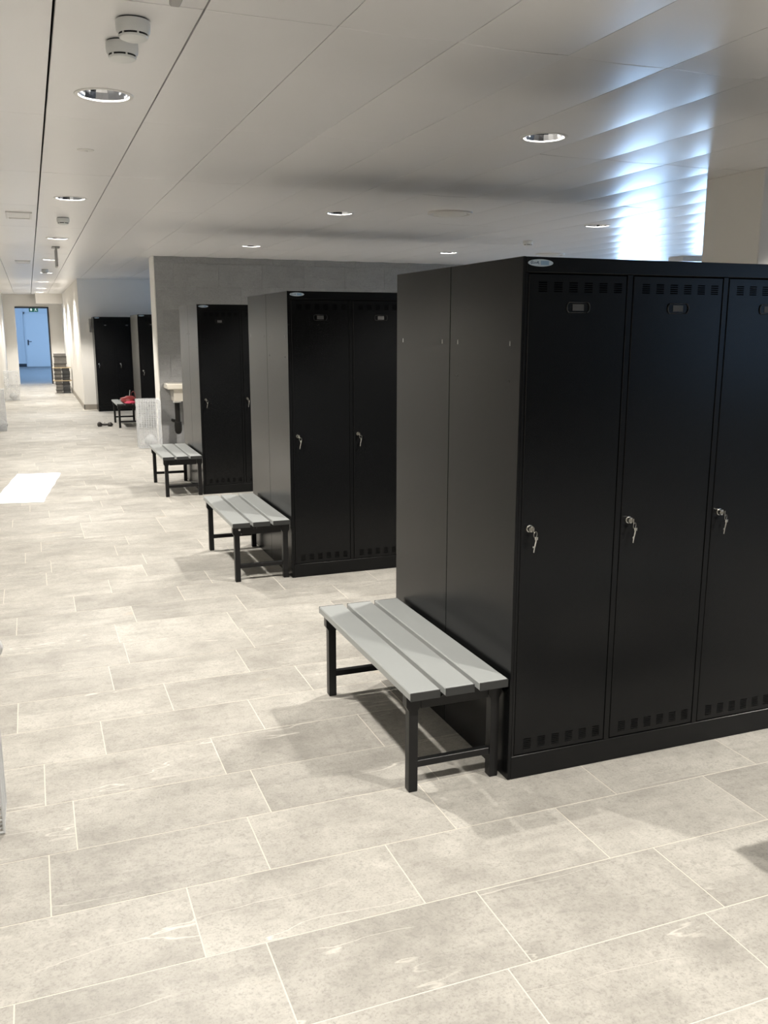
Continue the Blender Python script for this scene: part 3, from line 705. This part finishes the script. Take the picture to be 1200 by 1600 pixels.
MB().tube([(.02, -.02, .08), (.035, -.03, .21)], .006, 8).build('upright_handle', M['bolt_steel'], o, smooth=True)
MB().tube([(.04, 0, .08), (.06, .0, .17), (.09, 0, .19), (.115, 0, .15), (.12, 0, .07)], .005, 8).build('hoop_handle', M['red'], o, smooth=True)
o = tag(empty('small_tool', (-.41, 12.9, 0), -.1), 'small black dumbbell-shaped tool lying on the floor by the far bench', 'tool')
blob(.042, .05, .042, 1.3, .15, 14, 8).build('head', M['tool'], o, (-.08, 0, 0), smooth=True)
blob(.046, .05, .038, 5.3, .15, 14, 8).build('battery', M['tool'], o, (.085, -.01, 0), smooth=True)
MB().tube([(-.07, 0, .036), (0, -.004, .030), (.07, -.008, .034)], .017, 10).build('handle', M['tool'], o, smooth=True)
MB().tube([(-.005, 0, .04), (.002, 0, .075)], .006, 8).build('trigger', M['grey_plastic'], o, smooth=True)

# ------------------------------------------------------------------ stacked bundles and boards beside the corridor wall
SX, SY = -.765, 21.55
def bundle(name, x0, x1, z0, z1, m, label, straps=2, d=.34):
    o = tag(empty(name, ((x0+x1)/2, SY, z0)), label, 'bundle'); hw = (x1-x0)/2
    n = 4
    for k in range(n):
        h0, h1 = (z1-z0)*k/n, (z1-z0)*(k+1)/n-.004; j = random.uniform(-.008, .008)
        MB().box((-hw+.006+j, -d/2+.004-j, h0), (hw-.006+j, d/2-.004, h1), .004).build('layer', m, o)
    for s in range(straps):
        zc = (z1-z0)*(s+.5)/straps
        MB().box((-hw-.004, -d/2-.008, zc-.008), (hw+.004, d/2+.004, zc+.008)).build('strap', M['strap'], o)
    return o
def boardp(z, label):
    o = tag(empty('wooden_board', (SX, SY, z)), label, 'board')
    for k in range(3): MB().box((-.215, -.20+k*.135, 0), (.215, -.20+k*.135+.13, .018), .002).build('plank', M['board'], o)
bundle('grey_bundle', SX-.165, SX-.005, 0, .300, M['crate'], 'grey strapped bundle on the floor under the lower wooden board')
bundle('dark_bundle', SX+.0, SX+.175, 0, .300, M['crate_dark'], 'dark strapped bundle on the floor under the lower wooden board')
boardp(.301, 'lower pale wooden board in the stack beside the corridor wall')
bundle('grey_bundle', SX-.185, SX-.01, .320, .620, M['crate'], 'grey strapped bundle between the two pale wooden boards', 3)
bundle('dark_bundle', SX-.004, SX+.185, .320, .620, M['crate_dark'], 'dark blue-grey strapped bundle between the two pale wooden boards', 1)
boardp(.621, 'upper pale wooden board in the stack beside the corridor wall')
bundle('grey_bundle', SX-.175, SX+.12, .640, .985, M['crate'], 'grey strapped bundle on top of the stack beside the corridor wall', 2)

# ------------------------------------------------------------------ emergency exit sign in the lobby just behind the doorway
o = tag(empty('exit_sign', (-1.29, 26.25, 2.06)), 'small green emergency exit sign hanging behind the doorway', 'exit sign')
MB().box((-.125, -.012, .0), (.125, .012, .125), .002).build('panel', M['green'], o)
MB().prism([(-.085, .095), (-.045, .095), (-.045, .06), (-.028, .06), (-.065, .022), (-.102, .06), (-.085, .06)], -.0145, -.0118).build('arrow', M['sign_white'], o)
pic = MB()
pic.tube([(.062, -.0125, .100), (.062, -.0140, .100)], .011, 12)
pic.prism([(.035, .085), (.07, .088), (.066, .055), (.092, .035), (.085, .026), (.05, .046), (.028, .02), (.02, .028), (.044, .06), (.03, .075)], -.0145, -.0118)
pic.build('running_figure', M['sign_white'], o)
for x in (-.09, .09): MB().tube([(x, 0, .124), (x, 0, .562)], .004, 6).build('rod', M['grey_plastic'], o)
